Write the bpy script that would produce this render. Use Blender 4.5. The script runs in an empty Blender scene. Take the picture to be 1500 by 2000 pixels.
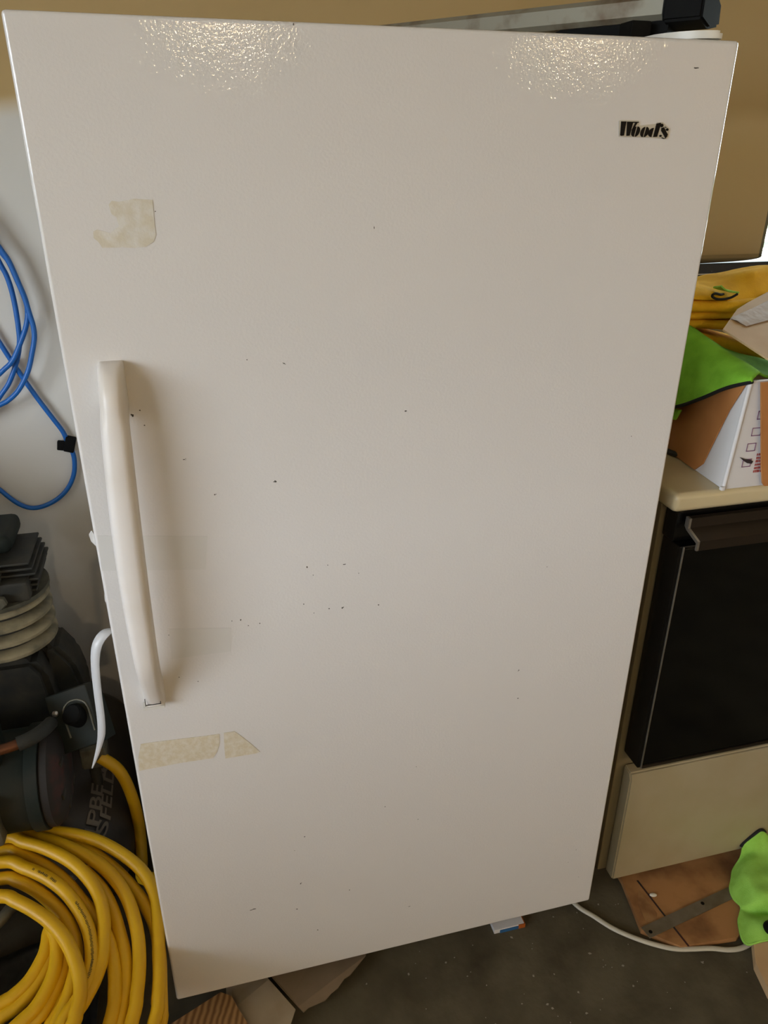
import bpy, bmesh, math, random
from mathutils import Vector, Matrix, noise
random.seed(4)
SC = bpy.context.scene
COL = SC.collection
def lin(h):
    h = h.lstrip('#'); c = [int(h[i:i+2], 16)/255 for i in (0, 2, 4)]
    return tuple(x/12.92 if x <= .04045 else ((x+.055)/1.055)**2.4 for x in c)

# ---------------------------------------------------------------- camera
cam_d = bpy.data.cameras.new('camera'); cam = bpy.data.objects.new('camera', cam_d); COL.objects.link(cam)
cam_d.sensor_fit = 'VERTICAL'; cam_d.sensor_height = 36.0; cam_d.lens = 1490/2000*36.0
cam_d.clip_start = .02; cam_d.clip_end = 200
R = Matrix(((0.9679993933581802, 0.10375036815636163, -0.228501718955492),
            (-0.2509138571463418, 0.4161202373749975, -0.8740058262614276),
            (0.004405763286926114, 0.9033713572802688, 0.42883654239752517)))
cam.matrix_world = Matrix.Translation((-0.2679, -0.9158, 1.4279)) @ R.to_4x4()
SC.camera = cam

# ---------------------------------------------------------------- light: overcast sky through the openings, two bulbs under the ceiling
SC.view_settings.view_transform = 'Standard'; SC.view_settings.look = 'None'
SC.view_settings.gamma = 1.0; SC.view_settings.use_curve_mapping = False
SC.view_settings.exposure = 0.0
SC.cycles.use_denoising = True
SC.cycles.max_bounces = 8; SC.cycles.diffuse_bounces = 5; SC.cycles.transparent_max_bounces = 8
world = bpy.data.worlds.new('world'); SC.world = world; world.use_nodes = True
bg = world.node_tree.nodes['Background']
bg.inputs[0].default_value = (*lin('#d9e4f0'), 1); bg.inputs[1].default_value = 17.5
def portal(name, loc, rot, sx, sy):
    l = bpy.data.lights.new(name, 'AREA'); l.shape = 'RECTANGLE'; l.size = sx; l.size_y = sy
    l.cycles.is_portal = True
    o = bpy.data.objects.new(name, l); COL.objects.link(o); o.location = loc; o.rotation_euler = rot
GX, GY0, GY1, GZ0, GZ = -3.3, -4.2, -1.0, .8, 2.1        # the wide unglazed window opening in the left wall
portal('daylight_portal_door', (GX-.06, (GY0+GY1)/2, (GZ0+GZ)/2), (0, -math.pi/2, 0), GZ-GZ0, GY1-GY0)
portal('daylight_portal_window', (1.78, .80, 1.55), (-math.pi/2, 0, 0), 1.2, .8)
def bulb_light(loc, power):
    l = bpy.data.lights.new('bulb_light', 'POINT'); l.energy = power; l.color = (1.0, .72, .40); l.shadow_soft_size = .036
    o = bpy.data.objects.new('bulb_light', l); COL.objects.link(o); o.location = loc
    return o

# ---------------------------------------------------------------- materials
def mat(name, col, rough=.5, metal=0., spec=.5, col2=None, vscale=4., vlo=.4, vhi=.65, bump=0., bscale=200., bdist=.001, coat=0., detail=4, sheen=0., rvar=0.):
    m = bpy.data.materials.new(name); m.use_nodes = True
    nt = m.node_tree; b = nt.nodes['Principled BSDF']
    c = lin(col); b.inputs['Base Color'].default_value = (*c, 1)
    b.inputs['Roughness'].default_value = rough; b.inputs['Metallic'].default_value = metal
    b.inputs['Specular IOR Level'].default_value = spec
    if coat: b.inputs['Coat Weight'].default_value = coat; b.inputs['Coat Roughness'].default_value = .08
    if sheen: b.inputs['Sheen Weight'].default_value = sheen; b.inputs['Sheen Roughness'].default_value = .5
    tc = nt.nodes.new('ShaderNodeTexCoord')
    if col2:
        n = nt.nodes.new('ShaderNodeTexNoise'); n.inputs['Scale'].default_value = vscale; n.inputs['Detail'].default_value = detail
        nt.links.new(tc.outputs['Object'], n.inputs['Vector'])
        r = nt.nodes.new('ShaderNodeMapRange'); r.inputs[1].default_value = vlo; r.inputs[2].default_value = vhi
        nt.links.new(n.outputs[0], r.inputs[0])
        mx = nt.nodes.new('ShaderNodeMix'); mx.data_type = 'RGBA'
        mx.inputs[6].default_value = (*c, 1); mx.inputs[7].default_value = (*lin(col2), 1)
        nt.links.new(r.outputs[0], mx.inputs[0]); nt.links.new(mx.outputs[2], b.inputs['Base Color'])
        m['mix'] = mx.name
    if bump:
        n2 = nt.nodes.new('ShaderNodeTexNoise'); n2.inputs['Scale'].default_value = bscale; n2.inputs['Detail'].default_value = 2
        nt.links.new(tc.outputs['Object'], n2.inputs['Vector'])
        bu = nt.nodes.new('ShaderNodeBump'); bu.inputs['Strength'].default_value = bump; bu.inputs['Distance'].default_value = bdist
        nt.links.new(n2.outputs[0], bu.inputs['Height']); nt.links.new(bu.outputs[0], b.inputs['Normal'])
    return m
M = {}
M['enamel'] = mat('white_orange_peel_enamel', '#dbd7d3', .05, spec=.5, bump=.2, bscale=295, bdist=.0012)
M['enamel_side'] = mat('white_cabinet_enamel', '#d4d0c8', .35)
M['plastic_white'] = mat('aged_white_plastic', '#e2dcd6', .38, bump=.12, bscale=900, bdist=.0004, col2='#dad2c8', vscale=9)
M['hinge_plastic'] = mat('white_hinge_plastic', '#dcd9d0', .35)
M['gasket'] = mat('grey_gasket_rubber', '#8f8d88', .6)
M['residue'] = mat('tape_residue', '#cfc6b2', .7, col2='#d8d3c9', vscale=70, bump=.4, bscale=400, bdist=.0006)
M['residue2'] = mat('tape_residue_yellowed', '#cdc1a6', .7, col2='#d6cebd', vscale=120, bump=.5, bscale=300, bdist=.0008)
M['tape_clear'] = mat('clear_tape', '#d6d3ce', .14)
M['scuff'] = mat('dark_scuffs', '#4a4640', .7)
M['badge_black'] = mat('badge_black', '#0a0808', .5, spec=.15)
M['badge_back'] = mat('badge_silver', '#b8b4a8', .35, metal=.2)
M['concrete'] = mat('stained_concrete', '#5c5442', .8, col2='#3f3829', vscale=9, vlo=.4, vhi=.75, bump=.5, bscale=90, bdist=.002, detail=12, spec=.25)
M['tan_wall'] = mat('ceiling_drywall', '#ddd6c8', .85)
M['side_wall'] = mat('side_drywall', '#dbd2c2', .85, col2='#d2c8b6', vscale=2)
M['window_frame'] = mat('window_frame_vinyl', '#6d6a55', .5)
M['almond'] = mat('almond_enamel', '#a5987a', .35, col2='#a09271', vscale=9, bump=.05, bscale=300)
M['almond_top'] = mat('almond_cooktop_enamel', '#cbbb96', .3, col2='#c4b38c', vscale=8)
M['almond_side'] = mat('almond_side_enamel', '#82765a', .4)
M['black_gloss'] = mat('oven_black_glass', '#050505', .06, spec=.5)
M['black_satin'] = mat('black_enamel', '#0a0908', .25)
M['handle_dark'] = mat('dark_bronze_aluminium', '#2a2118', .35, metal=.3)
M['silver'] = mat('brushed_metal', '#b9b4aa', .3, metal=.9)
M['steel_rule'] = mat('dull_steel', '#7f7667', .45, metal=.5, col2='#6d614e', vscale=25)
M['carton_white'] = mat('white_carton', '#d3cfcd', .55)
M['kraft'] = mat('kraft_cardboard', '#b47840', .8, col2='#a86c36', vscale=12)
M['kraft_light'] = mat('kraft_cardboard_pale', '#c6a67c', .75, col2='#bd9b70', vscale=10)
M['tape_brown'] = mat('clear_packing_tape', '#a3886a', .6, spec=.2, bump=.4, bscale=45, bdist=.004)
M['print_purple'] = mat('purple_print', '#7d4a72', .6)
M['print_red'] = mat('red_print', '#a8504a', .6)
M['print_dark'] = mat('dark_print', '#2a2024', .6)
M['cloth_green'] = mat('green_microfibre', '#86c23c', .95, spec=.1, col2='#78b032', vscale=30, bump=.6, bscale=700, bdist=.0015)
M['cloth_lime'] = mat('lime_microfibre', '#a2d860', .95, spec=.1, col2='#92c852', vscale=30, bump=.6, bscale=700, bdist=.0015)
M['cloth_yellow'] = mat('yellow_microfibre', '#f2bd30', .95, spec=.1, col2='#e8b028', vscale=30, bump=.6, bscale=700, bdist=.0015)
M['hem_black'] = mat('black_edging', '#0b0b0a', .8)
M['hose_yellow'] = mat('yellow_rubber_hose', '#d8a90e', .45, col2='#cc9a08', vscale=7, bump=.08, bscale=500)
M['cord_blue'] = mat('blue_vinyl_cord', '#1663b4', .4)
M['black_plastic'] = mat('black_plastic', '#0b0b0a', .7, spec=.15)
M['galv'] = mat('galvanised_steel', '#8f8a7a', .5, metal=.35, col2='#6a5843', vscale=22, vlo=.5, vhi=.72)
M['cast_iron'] = mat('dusty_cast_iron', '#2b2b26', .65, metal=.2, col2='#3d392f', vscale=18, bump=.3, bscale=150)
M['fin_metal'] = mat('dusty_finned_iron', '#9c9072', .6, col2='#6e6650', vscale=22)
M['alu_dusty'] = mat('dusty_aluminium', '#6a6656', .55, metal=.4, col2='#4a483c', vscale=25)
M['motor_green'] = mat('dusty_green_enamel', '#1b221e', .65, spec=.2, col2='#2b2a22', vscale=10, vlo=.45, vhi=.7)
M['rust'] = mat('rusty_steel', '#1f1a16', .75, col2='#43201a', vscale=16, vlo=.52, vhi=.66)
M['copper'] = mat('tarnished_copper', '#6b4128', .45, metal=.6, col2='#4a3324', vscale=20)
M['tank_paint'] = mat('dusty_tank_enamel', '#2b241c', .5, col2='#3a3227', vscale=7)
M['tank_letter'] = mat('tank_lettering', '#6a6053', .7)
M['strap_white'] = mat('white_plastic_strap', '#cfcfd0', .35)
M['cord_white'] = mat('white_vinyl_cord', '#bdb6a4', .45)
M['pine'] = mat('pine_offcut', '#b58c5c', .6)
M['card_pale'] = mat('pale_cardboard', '#a99a84', .8, col2='#9c8c74', vscale=15)
M['card_brown'] = mat('brown_cardboard', '#8b7760', .8, col2='#7d6a53', vscale=9)
M['ply'] = mat('stained_plywood', '#a5774a', .65, spec=.3, col2='#6d482b', vscale=11, vlo=.42, vhi=.66, detail=9)
M['oval_white'] = mat('white_chip', '#d8d2c4', .5)
M['bag_black'] = mat('black_plastic_sheet', '#10110f', .4, bump=.6, bscale=18, bdist=.02)
M['label_blue'] = mat('blue_printed_card', '#2b5d8c', .5)
M['label_orange'] = mat('orange_printed_card', '#a8561c', .5)
M['lawn'] = mat('lawn_grass', '#35481f', .9, col2='#2a3a18', vscale=1.2)
M['tote'] = mat('grey_tote_plastic', '#9a9c9e', .5)
M['gravel'] = mat('pale_road', '#d8d4cc', .9)
M['ply_light'] = mat('plywood_bare_patch', '#9a7145', .7, col2='#7d5530', vscale=25)
M['flake'] = mat('pale_flakes', '#8a8272', .8)
M['hose_print'] = mat('worn_hose_print', '#5a4a12', .7)
M['bulb'] = None

def band_wall(name):
    """tan drywall paint above the taped sheet joint at 1.49 m, paler skim coat below it, grey daylight painted in on the left"""
    m = mat(name, '#b59d6f', .85, col2='#af9768', vscale=3)
    nt = m.node_tree; b = nt.nodes['Principled BSDF']; mx = nt.nodes[m['mix']]
    g = nt.nodes.new('ShaderNodeNewGeometry'); sp = nt.nodes.new('ShaderNodeSeparateXYZ'); nt.links.new(g.outputs['Position'], sp.inputs[0])
    n = nt.nodes.new('ShaderNodeTexNoise'); n.inputs['Scale'].default_value = 6; nt.links.new(g.outputs['Position'], n.inputs['Vector'])
    def mrange(sock, a, c):
        r = nt.nodes.new('ShaderNodeMapRange'); r.inputs[1].default_value = a; r.inputs[2].default_value = c; r.interpolation_type = 'SMOOTHSTEP'
        ad = nt.nodes.new('ShaderNodeMath'); ad.operation = 'MULTIPLY_ADD'; ad.inputs[1].default_value = .05
        nt.links.new(n.outputs[0], ad.inputs[0]); nt.links.new(sock, ad.inputs[2]); nt.links.new(ad.outputs[0], r.inputs[0]); return r
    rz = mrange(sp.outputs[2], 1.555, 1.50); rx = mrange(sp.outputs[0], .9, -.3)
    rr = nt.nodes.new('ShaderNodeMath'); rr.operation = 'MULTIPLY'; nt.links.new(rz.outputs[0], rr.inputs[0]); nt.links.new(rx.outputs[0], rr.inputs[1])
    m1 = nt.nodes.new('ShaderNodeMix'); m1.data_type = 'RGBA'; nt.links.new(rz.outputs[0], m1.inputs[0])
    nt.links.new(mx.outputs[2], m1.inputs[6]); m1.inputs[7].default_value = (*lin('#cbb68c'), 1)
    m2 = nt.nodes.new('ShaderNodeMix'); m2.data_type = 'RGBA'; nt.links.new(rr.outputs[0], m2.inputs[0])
    nt.links.new(m1.outputs[2], m2.inputs[6]); m2.inputs[7].default_value = (*lin('#d2cfc8'), 1)  # cool daylight from the left painted into the wall colour
    nt.links.new(m2.outputs[2], b.inputs['Base Color'])
    return m
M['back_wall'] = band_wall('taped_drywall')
def wood_grain(m, dark, scale, rot):
    nt = m.node_tree; b = nt.nodes['Principled BSDF']; tc = nt.nodes.new('ShaderNodeTexCoord'); mp = nt.nodes.new('ShaderNodeMapping')
    mp.inputs['Rotation'].default_value[2] = rot
    w = nt.nodes.new('ShaderNodeTexWave'); w.inputs['Scale'].default_value = scale; w.inputs['Distortion'].default_value = 3; w.inputs['Detail'].default_value = 2
    nt.links.new(tc.outputs['Object'], mp.inputs[0]); nt.links.new(mp.outputs[0], w.inputs['Vector'])
    mx = nt.nodes.new('ShaderNodeMix'); mx.data_type = 'RGBA'; mx.inputs[6].default_value = b.inputs['Base Color'].default_value; mx.inputs[7].default_value = (*lin(dark), 1)
    nt.links.new(w.outputs['Fac'], mx.inputs[0]); nt.links.new(mx.outputs[2], b.inputs['Base Color'])
def glass_mat():
    m = bpy.data.materials.new('window_glass'); m.use_nodes = True; nt = m.node_tree
    for n in list(nt.nodes): nt.nodes.remove(n)
    o = nt.nodes.new('ShaderNodeOutputMaterial'); t = nt.nodes.new('ShaderNodeBsdfTransparent'); g = nt.nodes.new('ShaderNodeBsdfGlossy')
    g.inputs['Roughness'].default_value = .02; t.inputs[0].default_value = (.94, .97, .94, 1)
    mx = nt.nodes.new('ShaderNodeMixShader'); mx.inputs[0].default_value = .06
    nt.links.new(t.outputs[0], mx.inputs[1]); nt.links.new(g.outputs[0], mx.inputs[2]); nt.links.new(mx.outputs[0], o.inputs[0])
    return m
M['glass'] = glass_mat()
def emit_mat(name, col, s):
    m = bpy.data.materials.new(name); m.use_nodes = True; b = m.node_tree.nodes['Principled BSDF']
    b.inputs['Emission Color'].default_value = (*col, 1); b.inputs['Emission Strength'].default_value = s; return m
M['bulb'] = emit_mat('lit_bulb', (1, .72, .4), 60)
wood_grain(M['pine'], '#7a5634', 28, .35)

# ---------------------------------------------------------------- helpers
class MB:
    def __init__(s): s.bm = bmesh.new(); s.wn = False
    def box(s, x0, x1, y0, y1, z0, z1, bev=0., seg=2, mtx=None):
        r = bmesh.ops.create_cube(s.bm, size=1); vs = r['verts']
        for v in vs: v.co = Vector(((x0+x1)/2+v.co.x*(x1-x0), (y0+y1)/2+v.co.y*(y1-y0), (z0+z1)/2+v.co.z*(z1-z0)))
        if bev:
            s.wn = True
            es = list({e for v in vs for e in v.link_edges})
            rr = bmesh.ops.bevel(s.bm, geom=es, offset=bev, segments=seg, profile=.5, affect='EDGES')
            vs = list({v for f in rr['faces'] for v in f.verts} | {v for v in vs if v.is_valid})
        if mtx is not None:
            for v in vs: v.co = mtx @ v.co
        return s
    def prism(s, pts, d):
        """polygon of 3-D points pushed along vector d"""
        d = Vector(d); a = [s.bm.verts.new(Vector(p)) for p in pts]; b = [s.bm.verts.new(Vector(p)+d) for p in pts]
        n = len(a); s.bm.faces.new(a); s.bm.faces.new(b[::-1])
        for i in range(n): s.bm.faces.new((a[i], b[i], b[(i+1) % n], a[(i+1) % n]))
        return s
    def tube(s, pts, r, sides=10, closed=False, sub=4, cap=True, flat=None):
        P = [Vector(p) for p in pts]
        if sub > 1: P = spline(P, sub, closed)
        n = len(P); rings = []; up = None
        for i in range(n):
            a = P[(i-1) % n] if closed or i else P[0]; c = P[(i+1) % n] if closed or i < n-1 else P[-1]
            t = (c-a).normalized()
            if up is None: up = t.orthogonal().normalized()
            up = (up - t*up.dot(t)).normalized(); w = t.cross(up)
            if flat:
                fw = Vector((0, 0, 1)); fw = (fw - t*fw.dot(t)).normalized(); ww = t.cross(fw)
                ring = [s.bm.verts.new(P[i]+ww*flat[0]*math.cos(k*2*math.pi/sides)+fw*flat[1]*math.sin(k*2*math.pi/sides)) for k in range(sides)]
            else:
                ring = [s.bm.verts.new(P[i]+(up*math.cos(k*2*math.pi/sides)+w*math.sin(k*2*math.pi/sides))*r) for k in range(sides)]
            rings.append(ring)
        m = n if closed else n-1
        for i in range(m):
            a, b = rings[i], rings[(i+1) % n]
            off = 0
            if closed and i == n-1:
                off = min(range(sides), key=lambda o: sum((a[k].co-b[(k+o) % sides].co).length for k in range(sides)))
            for k in range(sides): s.bm.faces.new((a[k], a[(k+1) % sides], b[(k+1+off) % sides], b[(k+off) % sides]))
        if cap and not closed: s.bm.faces.new(rings[0][::-1]); s.bm.faces.new(rings[-1])
        return s
    def lathe(s, prof, o, axis, sides=32, ref=None):
        """profile of (radius, along) revolved round an axis from point o"""
        ax = Vector(axis).normalized(); u = Vector(ref).normalized() if ref else ax.orthogonal().normalized(); w = ax.cross(u); o = Vector(o); rings = []
        for r, t in prof:
            if r < 1e-6: rings.append([s.bm.verts.new(o+ax*t)])
            else: rings.append([s.bm.verts.new(o+ax*t+(u*math.cos(k*2*math.pi/sides)+w*math.sin(k*2*math.pi/sides))*r) for k in range(sides)])
        for a, b in zip(rings, rings[1:]):
            for k in range(sides):
                k2 = (k+1) % sides
                if len(a) == 1 and len(b) == 1: continue
                if len(a) == 1: s.bm.faces.new((a[0], b[k], b[k2]))
                elif len(b) == 1: s.bm.faces.new((a[k], b[0], a[k2]))
                else: s.bm.faces.new((a[k], b[k], b[k2], a[k2]))
        for e, f in ((rings[0], 0), (rings[-1], 1)):
            if len(e) > 2: s.bm.faces.new(e if f else e[::-1])
        return s
    def grid(s, rows):
        V = [[s.bm.verts.new(Vector(p)) for p in r] for r in rows]
        for a, b in zip(V, V[1:]):
            for i in range(len(a)-1): s.bm.faces.new((a[i], a[i+1], b[i+1], b[i]))
        return s
    def build(s, name, m, parent=None, smooth=True, angle=40):
        bmesh.ops.recalc_face_normals(s.bm, faces=s.bm.faces)
        me = bpy.data.meshes.new(name); s.bm.to_mesh(me); s.bm.free()
        me.materials.append(m if not isinstance(m, str) else M[m])
        if smooth:
            me.shade_smooth(); me.set_sharp_from_angle(angle=math.radians(angle))
        o = bpy.data.objects.new(name, me); COL.objects.link(o)
        if s.wn and smooth: o.modifiers.new('weighted_normals', 'WEIGHTED_NORMAL').keep_sharp = True
        if parent is not None:
            o.parent = parent; base = parent
            off = Vector((0, 0, 0))
            while base is not None: off += base.location; base = base.parent
            o.data.transform(Matrix.Translation(-off))
        return o
def spline(P, sub, closed=False):
    out = []; n = len(P)
    for i in range(n if closed else n-1):
        if closed: p0, p1, p2, p3 = P[(i-1) % n], P[i], P[(i+1) % n], P[(i+2) % n]
        else: p0, p1, p2, p3 = P[max(i-1, 0)], P[i], P[i+1], P[min(i+2, n-1)]
        for k in range(sub):
            t = k/sub
            out.append(.5*((2*p1)+(p2-p0)*t+(2*p0-5*p1+4*p2-p3)*t*t+(3*p1-p0-3*p2+p3)*t**3))
    if not closed: out.append(P[-1].copy())
    return out
def resample_grid(rows, su, sv):
    R1 = [spline([Vector(p) for p in r], sv) for r in rows]
    cols = [spline([r[i] for r in R1], su) for i in range(len(R1[0]))]
    return [[c[j] for c in cols] for j in range(len(cols[0]))]
def cloth(rows, su, sv, amp, fr, thick, seed=0):
    G = resample_grid(rows, su, sv)
    for r in G:
        for p in r:
            p += Vector((noise.noise(p*fr+Vector((seed, 0, 0))), noise.noise(p*fr+Vector((0, seed+7, 0))), noise.noise(p*fr+Vector((3, 0, seed)))))*amp
    return G
def thicken(o, t):
    md = o.modifiers.new('thickness', 'SOLIDIFY'); md.thickness = t; md.offset = 0
def thing(name, label, cat, loc=(0, 0, 0), group=None):
    o = bpy.data.objects.new(name, None); COL.objects.link(o); o.location = loc; o.empty_display_size = .05
    o['label'] = label; o['category'] = cat
    if group: o['group'] = group
    return o
def tag(o, label, cat, group=None):
    o['label'] = label; o['category'] = cat
    if group: o['group'] = group
    return o
def struct(o): o['kind'] = 'structure'; return o

# ---------------------------------------------------------------- measured outlines (metres)
COIL = [
 (1,[(-0.698,0.262,0.278),(-0.645,0.251,0.275),(-0.602,0.239,0.271),(-0.559,0.224,0.267),(-0.516,0.202,0.260),(-0.474,0.168,0.251),(-0.442,0.132,0.240),(-0.422,0.088,0.227),(-0.419,0.045,0.215),(-0.419,-0.002,0.201),(-0.419,-0.037,0.191),(-0.422,-0.070,0.182),(-0.429,-0.103,0.172),(-0.491,-0.254,0.127),(-0.621,-0.353,0.099),(-0.783,-0.375,0.092),(-0.935,-0.312,0.110),(-1.036,-0.182,0.148),(-1.058,-0.018,0.196),(-0.995,0.136,0.241),(-0.864,0.239,0.270)]),
 (0,[(-0.583,0.229,0.254),(-0.546,0.206,0.247),(-0.507,0.172,0.237),(-0.473,0.133,0.226),(-0.445,0.092,0.214),(-0.425,0.047,0.201),(-0.419,-0.003,0.187),(-0.419,-0.048,0.174),(-0.419,-0.080,0.164),(-0.421,-0.098,0.159),(-0.447,-0.170,0.138)]),
 (1,[(-0.694,0.249,0.286),(-0.641,0.231,0.280),(-0.598,0.211,0.275),(-0.556,0.185,0.267),(-0.513,0.151,0.257),(-0.482,0.111,0.246),(-0.464,0.074,0.235),(-0.452,0.027,0.221),(-0.449,-0.019,0.208),(-0.453,-0.061,0.196),(-0.462,-0.102,0.184),(-0.517,-0.238,0.143),(-0.635,-0.328,0.116),(-0.783,-0.348,0.110),(-0.924,-0.291,0.127),(-1.018,-0.169,0.162),(-1.039,-0.015,0.207),(-0.979,0.130,0.249),(-0.854,0.228,0.278)]),
 (1,[(-0.687,0.222,0.298),(-0.645,0.206,0.293),(-0.603,0.184,0.287),(-0.561,0.153,0.278),(-0.532,0.120,0.268),(-0.513,0.087,0.258),(-0.504,0.050,0.248),(-0.503,0.017,0.238),(-0.506,-0.015,0.229),(-0.516,-0.042,0.221),(-0.531,-0.067,0.214),(-0.548,-0.094,0.206),(-0.583,-0.192,0.174),(-0.667,-0.263,0.154),(-0.780,-0.282,0.148),(-0.893,-0.240,0.160),(-0.972,-0.143,0.189),(-0.992,-0.014,0.226),(-0.943,0.113,0.263),(-0.832,0.201,0.288)]),
 (0,[(-0.545,0.153,0.252),(-0.513,0.114,0.241),(-0.494,0.076,0.230),(-0.482,0.037,0.218),(-0.473,-0.001,0.207),(-0.472,-0.045,0.194),(-0.481,-0.095,0.180),(-0.494,-0.171,0.158)]),
 (1,[(-0.689,0.211,0.277),(-0.658,0.200,0.274),(-0.626,0.181,0.269),(-0.594,0.155,0.261),(-0.570,0.130,0.254),(-0.545,0.097,0.244),(-0.520,0.062,0.234),(-0.500,0.026,0.224),(-0.490,-0.012,0.213),(-0.487,-0.050,0.202),(-0.494,-0.097,0.188),(-0.543,-0.218,0.151),(-0.648,-0.298,0.128),(-0.781,-0.315,0.123),(-0.906,-0.262,0.138),(-0.987,-0.152,0.170),(-1.003,-0.014,0.210),(-0.946,0.114,0.247),(-0.832,0.197,0.271)]),
 (1,[(-0.680,0.174,0.289),(-0.639,0.156,0.284),(-0.598,0.129,0.277),(-0.567,0.100,0.268),(-0.542,0.064,0.258),(-0.527,0.031,0.248),(-0.521,-0.001,0.239),(-0.522,-0.027,0.231),(-0.531,-0.053,0.224),(-0.544,-0.073,0.218),(-0.561,-0.094,0.212),(-0.598,-0.184,0.182),(-0.678,-0.246,0.164),(-0.782,-0.258,0.161),(-0.881,-0.214,0.173),(-0.945,-0.124,0.199),(-0.956,-0.010,0.233),(-0.905,0.097,0.263),(-0.805,0.165,0.283)]),
 (1,[(-0.681,0.155,0.270),(-0.651,0.145,0.267),(-0.620,0.124,0.261),(-0.594,0.099,0.254),(-0.571,0.072,0.246),(-0.555,0.042,0.237),(-0.547,0.010,0.228),(-0.549,-0.021,0.219),(-0.558,-0.053,0.209),(-0.572,-0.084,0.200),(-0.604,-0.170,0.173),(-0.677,-0.230,0.155),(-0.774,-0.244,0.151),(-0.868,-0.205,0.163),(-0.930,-0.121,0.187),(-0.940,-0.014,0.218),(-0.892,0.086,0.247),(-0.798,0.149,0.265)]),
 (1,[(-0.669,0.105,0.284),(-0.644,0.093,0.280),(-0.610,0.069,0.273),(-0.582,0.043,0.266),(-0.560,0.015,0.258),(-0.545,-0.015,0.249),(-0.535,-0.046,0.240),(-0.533,-0.071,0.233),(-0.538,-0.092,0.227),(-0.545,-0.112,0.221),(-0.601,-0.203,0.190),(-0.695,-0.251,0.176),(-0.799,-0.245,0.177),(-0.884,-0.187,0.194),(-0.926,-0.095,0.221),(-0.915,0.005,0.250),(-0.855,0.084,0.273),(-0.765,0.120,0.283)]),
 (0,[(-0.588,0.060,0.242),(-0.593,0.050,0.239),(-0.594,0.034,0.235),(-0.599,0.014,0.229),(-0.617,-0.015,0.220),(-0.641,-0.033,0.215),(-0.658,-0.039,0.213),(-0.751,-0.074,0.203)]),
 (0,[(-0.590,0.057,0.250),(-0.580,0.037,0.244),(-0.576,0.014,0.237),(-0.578,-0.015,0.229),(-0.588,-0.040,0.222),(-0.604,-0.062,0.215),(-0.625,-0.077,0.211),(-0.689,-0.123,0.198)]),
 (0,[(-0.591,0.062,0.237),(-0.589,0.045,0.232),(-0.589,0.024,0.226),(-0.597,-0.004,0.218),(-0.613,-0.026,0.211),(-0.633,-0.043,0.206),(-0.657,-0.054,0.203),(-0.749,-0.093,0.192)]),
 (0,[(-0.580,0.047,0.236),(-0.567,0.019,0.227),(-0.567,-0.009,0.219),(-0.579,-0.038,0.211),(-0.595,-0.063,0.204),(-0.610,-0.074,0.200),(-0.671,-0.124,0.186)]),
 (0,[(-0.566,0.040,0.225),(-0.559,0.013,0.217),(-0.557,-0.022,0.207),(-0.568,-0.050,0.199),(-0.582,-0.076,0.191),(-0.618,-0.145,0.171)]),
]
HOSE_END = [(-0.704,0.075,0.229),(-0.677,0.097,0.236),(-0.662,0.114,0.241),(-0.651,0.120,0.242)]
FEED = [(-0.517,0.340,0.343),(-0.485,0.330,0.309),(-0.470,0.330,0.237),(-0.465,0.320,0.160),(-0.465,0.280,0.109),(-0.460,0.220,0.126)]
CORD = [
 [(-0.647,0.790,1.336),(-0.601,0.790,1.247),(-0.589,0.790,1.224),(-0.581,0.790,1.191),(-0.573,0.790,1.158),(-0.572,0.790,1.130),(-0.580,0.790,1.100),(-0.599,0.790,1.063),(-0.620,0.790,1.029),(-0.648,0.790,1.005),(-0.724,0.790,0.940)],
 [(-0.638,0.802,1.317),(-0.608,0.802,1.221),(-0.601,0.802,1.199),(-0.597,0.802,1.172),(-0.596,0.802,1.135),(-0.598,0.802,1.092),(-0.602,0.802,1.061),(-0.615,0.802,1.023),(-0.637,0.802,0.981),(-0.660,0.802,0.953),(-0.724,0.802,0.876)],
 [(-0.642,0.778,1.341),(-0.598,0.778,1.252),(-0.587,0.778,1.229),(-0.579,0.778,1.196),(-0.571,0.778,1.157),(-0.568,0.778,1.129),(-0.565,0.778,1.102),(-0.567,0.778,1.077),(-0.577,0.778,1.046),(-0.592,0.778,1.008),(-0.617,0.778,0.970),(-0.642,0.778,0.949),(-0.659,0.778,0.941),(-0.750,0.778,0.901)],
 [(-0.675,0.808,1.156),(-0.640,0.808,1.063),(-0.628,0.808,1.032),(-0.610,0.808,0.988),(-0.588,0.808,0.939),(-0.565,0.808,0.892),(-0.551,0.808,0.863),(-0.545,0.808,0.837),(-0.539,0.808,0.815),(-0.538,0.808,0.792),(-0.545,0.808,0.759),(-0.563,0.808,0.727),(-0.590,0.808,0.703),(-0.622,0.808,0.689),(-0.649,0.808,0.688),(-0.672,0.808,0.701),(-0.691,0.808,0.722),(-0.703,0.808,0.738),(-0.765,0.808,0.817)],
]
WCORD = [(0.387,0.056,0.006),(0.399,0.034,0.006),(0.422,0.001,0.006),(0.448,-0.035,0.006),(0.486,-0.069,0.006),(0.526,-0.095,0.006),(0.553,-0.106,0.006),(0.583,-0.113,0.006),(0.614,-0.120,0.006),(0.641,-0.130,0.006),(0.667,-0.134,0.006),(0.694,-0.130,0.006),(0.720,-0.120,0.006)]
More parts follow.
